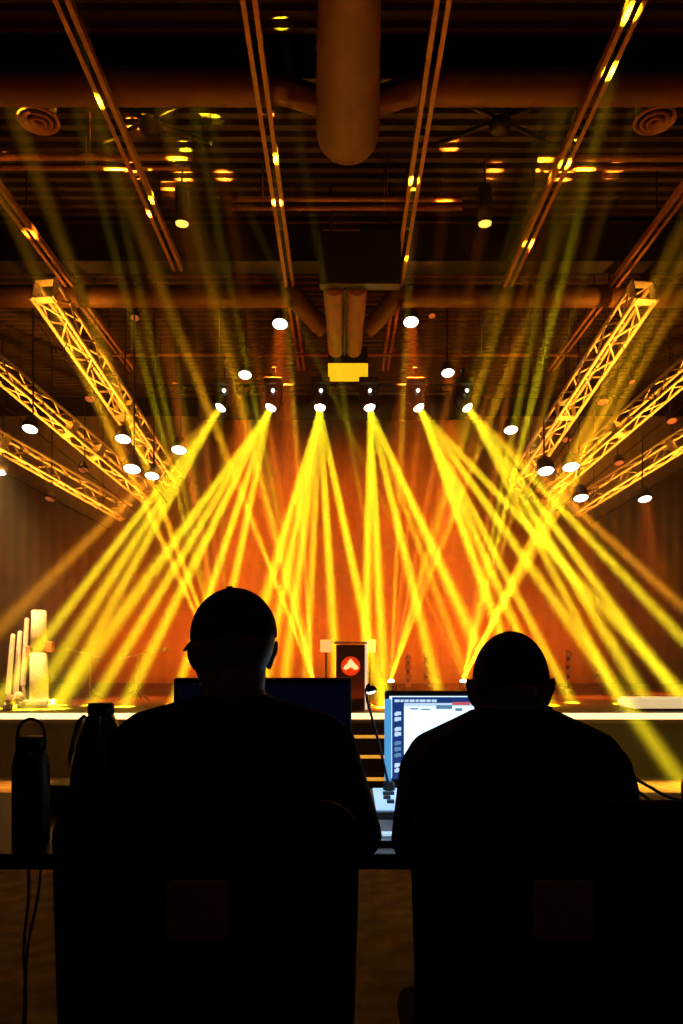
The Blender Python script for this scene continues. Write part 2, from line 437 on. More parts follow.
# ------------------------------------------------------------------ raked box trusses
TP = 10
def truss(label, A, B, plates=(), wd=.23):
    d = (B - A); L = d.length; d = d / L
    a, bb = frame(d)
    t = thing('box_truss', label, 'truss', A, 'raked box trusses beside the stage')
    h = wd / 2; cs = [(-h, -h), (h, -h), (h, h), (-h, h)]
    P = lambda u, v, s: a * u + bb * v + d * s
    for u, v in cs:
        b = NB(); tube(b, [P(u, v, 0), P(u, v, L)], .023, 8); finish('chord', b, ALU, t, smooth=True)
    nb = int(L / .29)
    for f in range(4):
        b = NB(); (u0, v0), (u1, v1) = cs[f], cs[(f + 1) % 4]
        for k in range(nb):
            s0, s1 = L * k / nb, L * (k + 1) / nb
            p, q = (P(u0, v0, s0), P(u1, v1, s1)) if k % 2 == 0 else (P(u1, v1, s0), P(u0, v0, s1))
            tube(b, [p, q], .012, 6)
        finish('lacing', b, ALU, t, smooth=True)
    for s in [0, L] + [L * x for x in plates]:
        b = NB()
        for f in range(4):
            (u0, v0), (u1, v1) = cs[f], cs[(f + 1) % 4]
            m1, m2 = P(u0, v0, s), P(u1, v1, s)
            x = (m2 - m1).normalized(); z = x.cross(d)
            rot = Matrix((x, d, z)).transposed()
            box(b, (m1 + m2) / 2, (wd + .05, .09, .016), rot)
        finish('connector_plate', b, ALU, t)
    toc = (Vector((0, 0, EYE)) - (A + B) / 2).normalized()
    dn = (Vector((0, 0, -1)) - toc * Vector((0, 0, -1)).dot(toc)); dn = (dn - d * dn.dot(d)).normalized()
    c0 = dn * .33 + toc * .24; mid = c0 + d * L * .5
    b = NB(); tube(b, [c0 + dn * .03 + d * .1, c0 + dn * .03 + d * (L - .1)], .008, 8)
    for s in (L * .15, L * .85): tube(b, [c0 + d * s + dn * .03, dn * .15 + d * s], .006, 6)
    bt = finish('added_light_bar', b, BLACK, t)  # thin bar added to house the extra truss light
    l = bpy.data.lights.new('added_truss_light', 'AREA'); l.shape = 'RECTANGLE'; l.size = L - .2; l.size_y = .03; l.spread = R(110); l.energy = TP * L; l.color = (1, .31, .018)  # strip light added to brighten the truss
    lo_ = bpy.data.objects.new('added_truss_light', l); COL.objects.link(lo_); lo_.parent = t
    nz = (c0 + toc * 0.0).normalized(); x_ = d; y_ = nz.cross(x_).normalized(); z_ = x_.cross(y_).normalized()
    lo_.matrix_local = Matrix.Translation(mid) @ Matrix((x_, y_, z_)).transposed().to_4x4()
    for s in (L * .30, L * .85):           # slings to the ceiling
        b = NB(); c = P(0, 0, s); tube(b, [c, Vector((c.x, c.y, HZ - A.z))], .006, 6)
        tube(b, [P(-h, -h, s), P(h, h, s)], .008, 6); tube(b, [P(h, -h, s), P(-h, h, s)], .008, 6)
        finish('suspension_cable', b, BLACK, t)
truss('steepest box truss left of the stage, its open end high in the hall', at(45, 291, 8.0), at(174, 484, 11.8), (.52,))
truss('middle box truss left of the stage, running off the left edge', at(-28, 346, 10.0), at(150, 496, 12.4), (.5, .66))
truss('lowest box truss left of the stage, running off the left edge', at(-30, 425, 10.8), at(124, 512, 12.2), (.2,))
truss('steepest box truss right of the stage, its open end high in the hall', at(643, 293, 8.0), at(517, 484, 11.8), (.52,))
truss('middle box truss right of the stage, running off the right edge', at(714, 346, 10.0), at(540, 496, 12.4), (.5,))
truss('lowest box truss right of the stage, running off the right edge', at(720, 417, 10.8), at(574, 508, 12.2), (.3,))

# ------------------------------------------------------------------ ceiling services
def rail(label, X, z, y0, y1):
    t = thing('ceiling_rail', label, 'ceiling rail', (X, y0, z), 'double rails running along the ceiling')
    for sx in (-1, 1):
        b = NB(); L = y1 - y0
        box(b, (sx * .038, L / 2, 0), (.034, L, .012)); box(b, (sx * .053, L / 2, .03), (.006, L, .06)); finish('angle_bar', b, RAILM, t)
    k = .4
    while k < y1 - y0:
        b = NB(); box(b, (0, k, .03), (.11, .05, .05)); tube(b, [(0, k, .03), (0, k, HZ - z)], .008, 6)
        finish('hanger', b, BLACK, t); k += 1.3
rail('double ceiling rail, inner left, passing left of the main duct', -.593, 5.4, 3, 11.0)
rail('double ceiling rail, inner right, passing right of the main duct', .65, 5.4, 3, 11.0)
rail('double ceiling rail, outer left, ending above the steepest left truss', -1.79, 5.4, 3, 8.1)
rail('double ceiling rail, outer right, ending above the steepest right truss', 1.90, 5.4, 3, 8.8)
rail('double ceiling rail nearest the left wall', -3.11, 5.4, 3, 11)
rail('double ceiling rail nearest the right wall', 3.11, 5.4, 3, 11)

def duct(bm, pts, rr, n=28, ribs=True):
    P = [Vector(p) for p in pts]; out = []; ro = []
    for i in range(len(P) - 1):
        m = max(1, int((P[i + 1] - P[i]).length / .09)) if ribs else 1
        for k in range(m):
            f = k / m; r = rr[i] + (rr[i + 1] - rr[i]) * f
            q = P[i].lerp(P[i + 1], f); q2 = P[i].lerp(P[i + 1], f + .12 / m)
            out += [q, q2]; ro += [r * 1.025, r]
    out.append(P[-1]); ro.append(rr[-1]); tube(bm, out, ro, n)
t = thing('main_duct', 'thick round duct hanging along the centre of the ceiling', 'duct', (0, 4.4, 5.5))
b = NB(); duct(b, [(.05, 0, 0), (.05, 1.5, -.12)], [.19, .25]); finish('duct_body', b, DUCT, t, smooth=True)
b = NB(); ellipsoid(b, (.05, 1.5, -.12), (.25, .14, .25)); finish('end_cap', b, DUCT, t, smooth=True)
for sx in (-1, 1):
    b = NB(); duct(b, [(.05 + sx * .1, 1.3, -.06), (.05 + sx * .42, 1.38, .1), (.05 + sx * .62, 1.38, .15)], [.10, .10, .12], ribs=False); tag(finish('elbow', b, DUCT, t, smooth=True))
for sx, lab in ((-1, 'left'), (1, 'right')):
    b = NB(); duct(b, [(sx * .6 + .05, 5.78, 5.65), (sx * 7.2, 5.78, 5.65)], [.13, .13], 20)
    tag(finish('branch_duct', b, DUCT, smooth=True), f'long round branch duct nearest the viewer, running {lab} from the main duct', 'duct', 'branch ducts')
    b = NB(); duct(b, [(sx * .24 + .05, 8.75, 5.02), (sx * .6 + .05, 8.56, 5.34), (sx * 6.8, 8.56, 5.34)], [.10, .12, .12], 20)
    tag(finish('branch_duct', b, DUCT, smooth=True), f'far round branch duct running {lab} from behind the black box', 'duct', 'branch ducts')
    b = NB(); box(b, (sx * 3.7, 5.95, 5.86), (7, .14, .2), bevel=.005); box(b, (sx * 3.7, 5.95, 5.77), (7, .22, .02))
    tag(finish('steel_girder', b, BLACK), f'dark steel girder crossing the ceiling above the near {lab} branch duct', 'girder', 'ceiling girders')
    b = NB(); box(b, (sx * 3.7, 8.2, 5.72), (7, .16, .42), bevel=.005); box(b, (sx * 3.7, 8.2, 5.5), (7, .26, .02))
    tag(finish('steel_girder', b, BLACK), f'deep dark steel girder crossing the ceiling above the far {lab} branch duct', 'girder', 'ceiling girders')
t = thing('far_duct', 'pair of round-bottomed ducts with a dark seam behind the black box', 'duct', (.04, 7.6, 5.0))
for sx in (-1, 1):
    b = NB(); duct(b, [(sx * .118, 0, 0), (sx * .11, 1.65, 0)], [.112, .098], 20); finish('duct_body', b, mat('far_duct_metal', (.20, .085, .04), .6, .2), t, smooth=True)
b = NB(); box(b, (0, .8, .0), (.03, 1.7, .15)); finish('seam', b, BLACK, t)
p0, p1 = at(319, 280, 7.4), at(402, 226, 7.4)
t = thing('hanging_box', 'black rectangular box hanging under the ceiling in front of the far duct', 'equipment box', ((p0.x + p1.x) / 2, 7.55, p0.z))
b = NB(); box(b, (0, 0, (p1.z - p0.z) / 2), (p1.x - p0.x, .14, p1.z - p0.z), bevel=.01); finish('housing', b, PLASTIC, t)
for sx in (-1, 1):
    b = NB(); tube(b, [(sx * .3, 0, .5), (sx * .3, 0, HZ - p0.z)], .012, 8); finish('drop_rod', b, BLACK, t)
p0, p1 = at(328, 381, 9.3), at(368, 363, 9.3)
t = thing('yellow_panel_light', 'glowing yellow rectangular panel under a black housing at the end of the far duct', 'panel light', ((p0.x + p1.x) / 2, 9.35, p0.z))
b = NB(); box(b, (0, .1, .21), (p1.x - p0.x, .26, .42), bevel=.01); finish('housing', b, PLASTIC, t)
b = NB(); box(b, (0, -.04, (p1.z - p0.z) / 2), (p1.x - p0.x, .02, p1.z - p0.z), bevel=.006); finish('lit_panel', b, YPANEL, t)
b = NB(); tube(b, [(0, .1, .4), (0, .1, HZ - p0.z)], .015, 8); finish('drop_rod', b, BLACK, t)

def pipe(label, x0, x1, yy, z, Y=None, r=.028):
    Y = (z - EYE) * F / (HOR - yy)
    b = NB(); a, c = at(x0, yy, Y), at(x1, yy, Y)
    tube(b, [a, c], r, 10); k = a.x + .3
    while k < c.x: tube(b, [(k, Y, z), (k, Y, HZ)], .006, 6); k += 1.2
    tag(finish('ceiling_pipe', b, RAILM, smooth=True), label, 'pipe', 'pipes crossing the ceiling')
pipe('thin lit pipe across the ceiling left of the outer left rail', -80, 192, 157, 5.6)
pipe('thin pipe just behind the left lit ceiling pipe', -80, 190, 168, 5.6, r=.02)
pipe('upper of two thin pipes right of the outer right rail', 538, 760, 158, 5.6)
pipe('lower of two thin pipes right of the outer right rail', 540, 760, 168, 5.6, r=.022)
pipe('short pipe crossing below the end of the main duct, nearer one', 232, 462, 199, 5.6, r=.025)
pipe('short pipe crossing below the end of the main duct, farther one', 232, 462, 208, 5.6, r=.025)
pipe('long thin pipe crossing behind the yellow panel', 110, 600, 355, 5.3, r=.02)

for px, lab in ((38, 'left'), (655, 'right')):
    c = ceil(px, 121, 5.72)
    t = thing('ceiling_diffuser', f'round air diffuser with concentric rings on the {lab} side of the ceiling', 'air vent', c, 'round ceiling diffusers')
    for k, (r, z) in enumerate(((.175, 0), (.12, -.012), (.07, -.02))):
        b = NB(); lathe(b, [(r, z), (r - .012, z - .012), (r - .04, z + .035), (r - .035, z + .045), (r + .002, z + .008)], n=36, cap=False)
        o = finish('ring', b, RAILM, t, smooth=True); m = o.modifiers.new('thickness', 'SOLIDIFY'); m.thickness = .004
    b = NB(); lathe(b, [(.16, .03), (.16, HZ - c.z), (.15, HZ - c.z)], n=28); finish('neck', b, BLACK, t)
for px, py, lab in ((150, 128, 'left'), (500, 128, 'right')):
    c = ceil(px, py, 5.8); b = NB()
    for sx in (-1, 1):
        tube(b, [c + Vector((-.5 * sx, -.22, .12)), c + Vector((.5 * sx, .22, .02))], .02, 6)
    ellipsoid(b, c + Vector((0, 0, .02)), (.1, .1, .08), None, 12, 8)
    tag(finish('cross_brace', b, BLACK, smooth=True), f'dark crossed brace rods under the ceiling deck on the {lab}', 'brace', 'crossed brace rods')

# ------------------------------------------------------------------ things on the stage
def onstage(px, Y):
    p = at(px, 0, Y); p.z = SZ; return p
def Z(py, Y): return EYE + (HOR - py) / F * Y
# lectern
p = onstage(350.5, 7.75)
t = thing('lectern', 'dark brown lectern on the stage with a red round emblem and a white peaked shape', 'lectern', p)
LB = mat('lectern_wood', (.10, .035, .014), .5)
H_ = Z(643, 7.75) - SZ
b = NB(); box(b, (0, 0, H_ / 2 - .01), (.30, .26, H_ - .02), bevel=.008); finish('body', b, LB, t)
b = NB(); box(b, (0, 0, H_), (.34, .30, .022), bevel=.006); tag(finish('top', b, mat('lectern_top', (.8, .55, .3), .4), t), 'pale top board')
b = NB(); box(b, (.158, -.12, H_ / 2), (.022, .03, H_)); tag(finish('corner_strip', b, mat('strip_white', (.9, .8, .7), .4, emit=(1, .75, .5), es=.8), t), 'white lit corner strip')
ez = Z(666, 7.62) - SZ
b = NB(); lathe(b, [(.098, 0), (.098, .008), (.09, .01)], (-.0, -.13, ez), 36, Euler((PI / 2, 0, 0)).to_matrix()); e = finish('emblem', b, mat('emblem_red', (.8, .06, .01), .4, emit=(1, .05, .005), es=.7), t)
b = NB(); pts = [(-.085, -.03), (-.07, .0), (-.045, .02), (-.025, .055), (0, .085), (.025, .055), (.05, .025), (.08, 0), (.088, -.03), (.05, -.045), (.0, -.012), (-.05, -.045)]
vs = [b.verts.new((x * .9, -.143, ez + z * .9)) for x, z in pts]; f = b.faces.new(vs)
g = bmesh.ops.extrude_face_region(b, geom=[f]); bmesh.ops.translate(b, vec=(0, -.006, 0), verts=[v for v in g['geom'] if isinstance(v, bmesh.types.BMVert)])
finish('peak_mark', b, mat('emblem_cream', (1, .85, .5), .4, emit=(1, .70, .28), es=1.2), e)
for px, lab in ((326, 'left'), (370, 'right')):
    p = onstage(px, 8.3); zc = Z(646, 8.3) - SZ
    t = thing('square_light', f'small square cream light panel on a stand {lab} of the lectern', 'light panel', p, 'square light panels beside the lectern')
    b = NB(); box(b, (0, 0, zc), (.13, .05, .14), bevel=.008); finish('panel', b, mat('cream_panel', (1, .8, .5), .5, emit=(1, .55, .16), es=.85), t)
    b = NB(); tube(b, [(0, .03, 0), (0, .03, zc - .05)], .012, 8); lathe(b, [(.08, 0), (.08, .012), (.01, .02)], (0, .03, 0), 20); finish('stand', b, BLACK, t)
# covered tower at the left
p = onstage(39, 8.2)
t = thing('covered_tower', 'tall white covered tower with a square foot at the left of the stage', 'tower', p)
hz = Z(611, 8.2) - SZ
b = NB(); lathe(b, [(.10, .06), (.098, .3), (.092, hz * .55), (.07, hz * .56), (.07, hz * .60), (.088, hz * .61), (.08, hz), (.06, hz + .01)], n=24); finish('cover', b, WHITE, t, smooth=True)
b = NB(); box(b, (0, 0, .03), (.30, .26, .06), bevel=.01); finish('foot_plate', b, WHITE, t)
for bx, bw, bz in ((.12, .08, .62), (-.11, .05, .57)):
    b = NB(); box(b, (bx, 0, hz * bz), (bw, .08, .12), bevel=.01); finish('side_bracket', b, mat('orange_bracket', (.5, .2, .1), .6), t)
TUBEM = mat('tube_light_body', (.9, .82, .7), .4, emit=(1, .5, .22), es=.25)
for k, (x0, y0, x1, y1, Y, lab) in enumerate(((8, 692, 13, 636, 8.1, 'nearest the left edge'), (16, 692, 20, 633, 8.2, 'middle one'), (23, 684, 27, 620, 8.4, 'tallest, next to the white tower'))):
    a, c = at(x0, y0, Y), at(x1, y1, Y); q = onstage((x0 + x1) / 2, Y)
    t = thing('tube_light', f'slim upright tube light, stage left side, {lab}', 'tube light', q, 'tube lights at the left of the stage')
    b = NB(); capsule(b, a - q, c - q, .03, .026, 14); finish('tube', b, TUBEM, t, smooth=True)
    b = NB(); box(b, (0, 0, .02), (.12, .12, .04), bevel=.008); tube(b, [(0, 0, .03), a - q], .02, 8); finish('foot', b, WHITE, t)
for px, Y, s, lab in ((10, 7.6, 1.0, 'nearer'), (18, 8.0, 1.1, 'farther')):
    q = onstage(px, Y)
    t = thing('white_floor_light', f'{lab} small white floor light below the tube lights', 'stage light', q, 'small white floor lights')
    b = NB(); box(b, (0, 0, .03), (.11 * s, .10 * s, .05), bevel=.01); finish('base', b, WHITE, t)
    b = NB(); ellipsoid(b, (.01, -.01, .10), (.05 * s, .05 * s, .06 * s)); finish('lamp_head', b, WHITE, t, smooth=True)
area('stage_left_wash', Vector((-3.6, 7.5, 3.4)), Vector((-3.35, 8.2, 1.0)), 18, (1, .52, .14), .3, 45)
# white low riser on the right
q = onstage(668, 7.6)
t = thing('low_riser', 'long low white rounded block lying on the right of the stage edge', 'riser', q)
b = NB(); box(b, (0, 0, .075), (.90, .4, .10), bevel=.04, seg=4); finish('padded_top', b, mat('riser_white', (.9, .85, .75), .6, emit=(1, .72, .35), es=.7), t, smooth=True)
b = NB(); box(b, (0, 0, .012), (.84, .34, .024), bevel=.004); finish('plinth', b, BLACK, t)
# microphone stands
GRIP = mat('stand_chrome', (.7, .6, .5), .3, .7)
for px, Y, yb, dirx, lab in ((136, 9.0, 657, .33, 'left of the man in the cap, boom pointing right'), (90, 9.4, 656, -.25, 'farther left, boom pointing left')):
    q = onstage(px, Y); zb = Z(yb, Y) - SZ
    t = thing('microphone_stand', 'boom microphone stand on the stage ' + lab, 'microphone stand', q, 'microphone stands')
    b = NB(); tube(b, [(0, 0, .02), (0, 0, zb)], .011, 8); finish('pole', b, GRIP, t)
    for k in range(3):
        an = R(90 + 120 * k); b = NB(); tube(b, [(0, 0, .12), (.22 * math.cos(an), .22 * math.sin(an), .012)], .009, 6); finish('leg', b, BLACK, t)
    b = NB(); tube(b, [(-dirx * .6, 0, zb - .02), (dirx, -.02, zb + .08)], .010, 8); finish('boom', b, GRIP, t)
    b = NB(); ellipsoid(b, (dirx * 1.08, -.02, zb + .09), (.035, .025, .028)); finish('microphone', b, GRIP, t, smooth=True)
# columns of small lamps upstage
for px, y0, lab in ((408, 655, 'between the lectern and the bareheaded man'), (426, 652, 'just left of the bareheaded man'), (568, 651, 'just right of the bareheaded man'), (597, 668, 'farther right of the bareheaded man')):
    q = onstage(px, 11.6); h = Z(y0, 11.6) - SZ
    t = thing('lamp_column', f'slim column of small dim orange lamps at the back of the stage {lab}', 'stage light', q, 'lamp columns at the back of the stage')
    b = NB(); box(b, (0, 0, h / 2), (.05, .05, h)); box(b, (0, 0, .015), (.2, .2, .03)); finish('post', b, mat('rust_post', (.2, .06, .03), .6), t)
    k = h
    while k > .1:
        b = NB(); ellipsoid(b, (0, -.04, k - .05), (.055, .03, .045), None, 14, 8); finish('lamp', b, mat('orange_lamp', (.35, .10, .04), .5, emit=(1, .16, .03), es=.12), t, smooth=True); k -= .14

# ------------------------------------------------------------------ haze
b = NB(); box(b, (0, 9.1, 3.0), (15.1, 8.1, 5.94))
m = bpy.data.materials.new('haze'); m.use_nodes = True; nt = m.node_tree; nt.nodes.clear()
o_ = nt.nodes.new('ShaderNodeOutputMaterial'); v = nt.nodes.new('ShaderNodeVolumeScatter')
v.inputs['Density'].default_value = .03; v.inputs['Anisotropy'].default_value = 0.0
nt.links.new(v.outputs[0], o_.inputs['Volume'])
m.cycles.volume_sampling = 'EQUIANGULAR'
tc_ = nt.nodes.new('ShaderNodeTexCoord'); sx_ = nt.nodes.new('ShaderNodeSeparateXYZ'); mr_ = nt.nodes.new('ShaderNodeMapRange')
mr_.interpolation_type = 'SMOOTHSTEP'
nt.links.new(tc_.outputs['Object'], sx_.inputs[0]); nt.links.new(sx_.outputs['Z'], mr_.inputs['Value'])
for k_, v_ in (('From Min', 2.6), ('From Max', 4.9), ('To Min', .03), ('To Max', .0022)): mr_.inputs[k_].default_value = v_
nt.links.new(mr_.outputs[0], v.inputs['Density'])
m.cycles.volume_step_rate = 1.0
hz_ = tag(finish('stage_haze', b, m), 'thin theatrical haze filling the stage end of the hall', 'haze', kind='stuff')

# ------------------------------------------------------------------ control desk
DZ = .74
t = thing('control_desk', 'long black control desk in front of the two seated operators', 'desk', (0, 2.25, 0))
b = NB(); box(b, (0, 0, DZ - .02), (2.9, .80, .04), bevel=.004); finish('desktop', b, PLASTIC, t)
for sx in (-1, 1):
    for sy in (-1, 1):
        b = NB(); tube(b, [(sx * 1.38, sy * .34, 0), (sx * 1.38, sy * .34, DZ - .04)], .022); finish('leg', b, BLACK, t)
b = NB(); box(b, (0, .34, DZ - .05), (2.7, .02, .06)); finish('back_rail', b, BLACK, t)

# left monitor, dark
def monitor(name, label, x0, x1, ytop, ybot, Y, scr, cm):
    a, c = at(x0, ybot, Y), at(x1, ytop, Y); wd, ht = c.x - a.x, c.z - a.z
    t = thing(name, label, 'monitor', ((a.x + c.x) / 2, Y, DZ))
    z0 = a.z - DZ
    b = NB(); box(b, (0, .022, z0 + ht / 2), (wd, .035, ht), bevel=.006); finish('casing', b, PLASTIC, t)
    b = NB(); box(b, (0, .003, z0 + ht / 2), (wd - .03, .006, ht - .034)); s = finish('screen', b, scr, t)
    b = NB(); box(b, (0, .05, z0 / 2 + .03), (.05, .02, z0 + .1)); box(b, (0, .04, .008), (.24, .17, .016), bevel=.005); finish('stand', b, PLASTIC, t)
    return t, s, z0, wd, ht
DARKS = mat('dark_screen', (.004, .004, .006), .25, emit=(.1, .2, 1), es=.004)
monitor('computer_monitor', 'wide dark monitor on the desk behind the man in the cap', 173, 351.5, 678, 782, 2.42, DARKS, None)

# console with lit screen
SCRW = mat('screen_white', (.3, .35, .4), .3, emit=(.66, .86, 1), es=1.5, lamp=True)
SCRN = mat('screen_navy', (.01, .02, .08), .3, emit=(.02, .07, .35), es=.5)
SCRB = mat('screen_icon', (.5, .6, .7), .3, emit=(.6, .8, 1), es=.9)
SCRS = mat('screen_grey_blue', (.2, .3, .4), .3, emit=(.15, .32, .55), es=.7)
SCRR = mat('screen_red', (.5, .1, .1), .3, emit=(.8, .15, .15), es=.7)
CY = 2.45
t, s, z0, wd, ht = monitor('touchscreen_monitor', 'lit monitor with a white window and dark toolbar beside the bareheaded man', 385, 530, 691, 783, CY, SCRW, None)
def scr(px0, py0, px1, py1, m, nm, dy):
    c0, c1 = at(px0, py1, CY), at(px1, py0, CY)
    b = NB(); box(b, ((c0.x + c1.x) / 2 - t.location.x, -dy, (c0.z + c1.z) / 2 - DZ), (c1.x - c0.x, .002, c1.z - c0.z)); return finish(nm, b, m, s)
scr(392, 697, 527, 779, SCRN, 'window_frame', .001)
scr(404, 706, 527, 779, SCRW, 'document_area', .0025)
scr(404, 703, 527, 706.5, SCRB, 'menu_bar', .003)
x = 394.5
for wpx in (5, 3, 4, 5, 3, 6, 4, 5): scr(x, 699.5, x + wpx, 702, SCRB, 'menu_mark', .003); x += wpx + 1
for i, (yy, m_) in enumerate(((706, SCRN), (711.5, SCRB), (717, SCRB), (727, SCRB), (732, SCRB), (741, SCRS), (747, SCRS), (753, SCRS), (763, SCRB), (768, SCRB))):
    if m_ is SCRN: continue
    scr(395 + i % 2, yy, 401 + (i * 3) % 3, yy + 3.4, m_, 'tool_icon', .003)
    scr(394.5, yy + 1, 398, yy + 4.2, m_, 'tool_icon', .0032)
for x0, y0, x1, y1, m_ in ((410, 708, 418, 709.5, SCRS), (421, 708.5, 430, 710, SCRS), (436, 705, 452, 709, SCRS), (452, 702, 470, 705, SCRR), (455, 708, 462, 711, SCRS)):
    scr(x0, y0, x1, y1, m_, 'document_mark', .0035)
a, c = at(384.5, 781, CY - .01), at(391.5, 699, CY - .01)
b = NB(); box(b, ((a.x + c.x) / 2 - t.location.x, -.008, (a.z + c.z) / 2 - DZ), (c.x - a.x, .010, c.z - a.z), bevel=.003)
tag(finish('bezel_glow', b, mat('reflected_blue_glow', (.1, .3, .5), .3, emit=(.10, .42, .85), es=.75), t), 'left bezel with pale blue reflected glow')  # blue reflection on the bezel, put in as emission

t = thing('lighting_console', 'sloped lighting console with pale lit key surface between the two men', 'lighting console', (.40, 2.2, DZ))
b = NB()
prof = [(-.28, 0), (.19, 0), (.19, .062), (.0 - .08, .045), (-.10, .028), (-.28, .015)]
L_ = [[b.verts.new((x, y, z)) for y, z in prof] for x in (-.315, .30)]
ringconn(b, L_); finish('chassis', b, PLASTIC, t)
def conspt(y): return .045 + (y + .08) / .27 * .017
b = NB(); rot = Euler((math.atan2(.017, .27), 0, 0)).to_matrix()
box(b, (0, .055, conspt(.055) + .003), (.60, .25, .004), rot); ks = finish('key_surface', b, mat('key_surface', (.5, .6, .7), .5, emit=(.35, .62, 1), es=.75), t)
for i in range(9):
    for j in range(5):
        if (i * 7 + j * 3) % 4 == 0: continue
        y_ = -.045 + j * .048; x_ = -.262 + i * .064 + (.008 if j % 2 else 0)
        b = NB(); box(b, (x_, y_, conspt(y_) + .009), (.022 if (i + j) % 3 else .036, .016, .010), rot, bevel=.002); finish('key', b, PLASTIC, ks)
b = NB(); box(b, (-.265, -.235, .022), (.075, .028, .006), bevel=.001); tag(finish('lit_strip', b, mat('lit_strip', (.7, .8, .9), .4, emit=(.45, .7, 1), es=.9), t), 'small glowing white strip')

# gooseneck lamp
p0, ph = at(389, 787, 2.36), at(371.5, 690, 2.36)
t = thing('gooseneck_lamp', 'slim gooseneck desk lamp rising between the two monitors', 'desk lamp', (p0.x, p0.y, DZ))
pts = [Vector((0, 0, .03)), Vector((0, 0, p0.z - DZ))]
for px, py in ((384, 765), (378, 740), (372, 718), (367, 700), (366.0, 690), (367.5, 685.5), (370, 684.5)): pts.append(at(px, py, 2.36) - t.location)
b = NB(); tube(b, pts, .0042, 8); finish('stem', b, BLACK, t, smooth=True)
b = NB(); lathe(b, [(.02, 0), (.02, .035), (.014, .045)], (0, 0, .045), 16); finish('socket', b, BLACK, t)
hp = ph - t.location
b = NB(); rot = Euler((0, R(-12), 0)).to_matrix(); lathe(b, [(.003, .014), (.011, .012), (.0165, .003), (.0175, -.004)], hp, 20, rot); finish('lamp_shade', b, BLACK, t, smooth=True)
b = NB(); ellipsoid(b, hp + Vector((-.002, 0, -.005)), (.0155, .0155, .008), rot, 16, 8); finish('bulb', b, mat('lamp_glow', (1, 1, 1), .3, emit=(.9, .9, 1), es=3), t, smooth=True)
spot('gooseneck_light', ph + Vector((0, 0, -.025)), Vector((.2, 2.2, DZ)), 3, (.55, .75, 1), 80, .6, .01)

# bottle with a loop handle
q = at(31, 0, 1.95); q.z = DZ
t = thing('water_bottle', 'tall black water bottle with a looped handle at the left end of the desk', 'bottle', q)
zt = Z(738, 1.95) - DZ
b = NB(); lathe(b, [(.044, 0), (.047, .006), (.047, zt - .075), (.044, zt - .05), (.036, zt - .03), (.034, zt - .028)], n=32); bd = finish('bottle_body', b, PLASTIC, t, smooth=True)
b = NB()
for k in range(40):
    an = 2 * PI * k / 40; an2 = 2 * PI * (k + .6) / 40
    tube(b, [(.018 * math.sin(an), -.0475, zt * .52 + .018 * math.cos(an)), (.018 * math.sin(an2), -.0475, zt * .52 + .018 * math.cos(an2))], .0015, 5)
finish('ring_emblem', b, mat('dark_grey_print', (.05, .05, .055), .5), bd)
b = NB(); lathe(b, [(.036, 0), (.038, .002), (.038, .028), (.034, .032)], (0, 0, zt - .028), 28); cp = finish('cap', b, BLACK, t, smooth=True)
b = NB(); zc = zt - .012; tube(b, [(-.036, 0, zc - .02)] + [(.036 * math.cos(a), 0, zc + .02 + .042 * math.sin(a)) for a in [PI - PI * k / 14 for k in range(15)]] + [(.036, 0, zc - .02)], .0042, 8); finish('loop_handle', b, BLACK, cp, smooth=True)
# jug
q = at(101, 0, 2.25); q.z = DZ
t = thing('drink_jug', 'grey jug with dark screw lid and side handle left of the capped man', 'jug', q)
b = NB(); lathe(b, [(.082, 0), (.09, .01), (.09, .13), (.086, .175), (.068, .235), (.048, .29), (.038, .312), (.035, .318)], n=32); finish('jug_body', b, mat('smoky_plastic', (.035, .035, .04), .25), t, smooth=True)
zc = Z(703, 2.25) - DZ
b = NB(); lathe(b, [(.036, .314), (.039, .316), (.039, zc - .004), (.036, zc)], n=28); finish('lid', b, PLASTIC, t, smooth=True)
b = NB(); tube(b, [(-.036, 0, .295), (-.052, 0, .308), (-.066, 0, .295), (-.084, 0, .24), (-.094, 0, .18), (-.086, 0, .14)], .007, 8); finish('handle', b, PLASTIC, t, smooth=True)
# small box between them
q = at(72, 0, 2.4); q.z = DZ
t = thing('small_speaker', 'low dark box on the desk between the tall bottle and the jug', 'box', q)
b = NB(); box(b, (0, 0, .04), (.14, .1, .08), bevel=.006); finish('case', b, PLASTIC, t)
b = NB(); lathe(b, [(.03, 0), (.03, .004), (.02, .006)], (0, -.05, .04), 20, Euler((PI / 2, 0, 0)).to_matrix()); finish('cone', b, BLACK, t)
# can at right edge
q = at(692, 0, 2.3); q.z = DZ
t = thing('drink_can', 'dark red drink can at the right edge of the desk', 'can', q)
b = NB(); lathe(b, [(.026, 0), (.032, .006), (.032, .095), (.027, .108)], n=24); finish('can_body', b, mat('dark_red_print', (.12, .01, .01), .3, .4), t, smooth=True)
b = NB(); lathe(b, [(.027, .106), (.026, .110), (.022, .106)], n=24); finish('lid', b, STEEL, t)
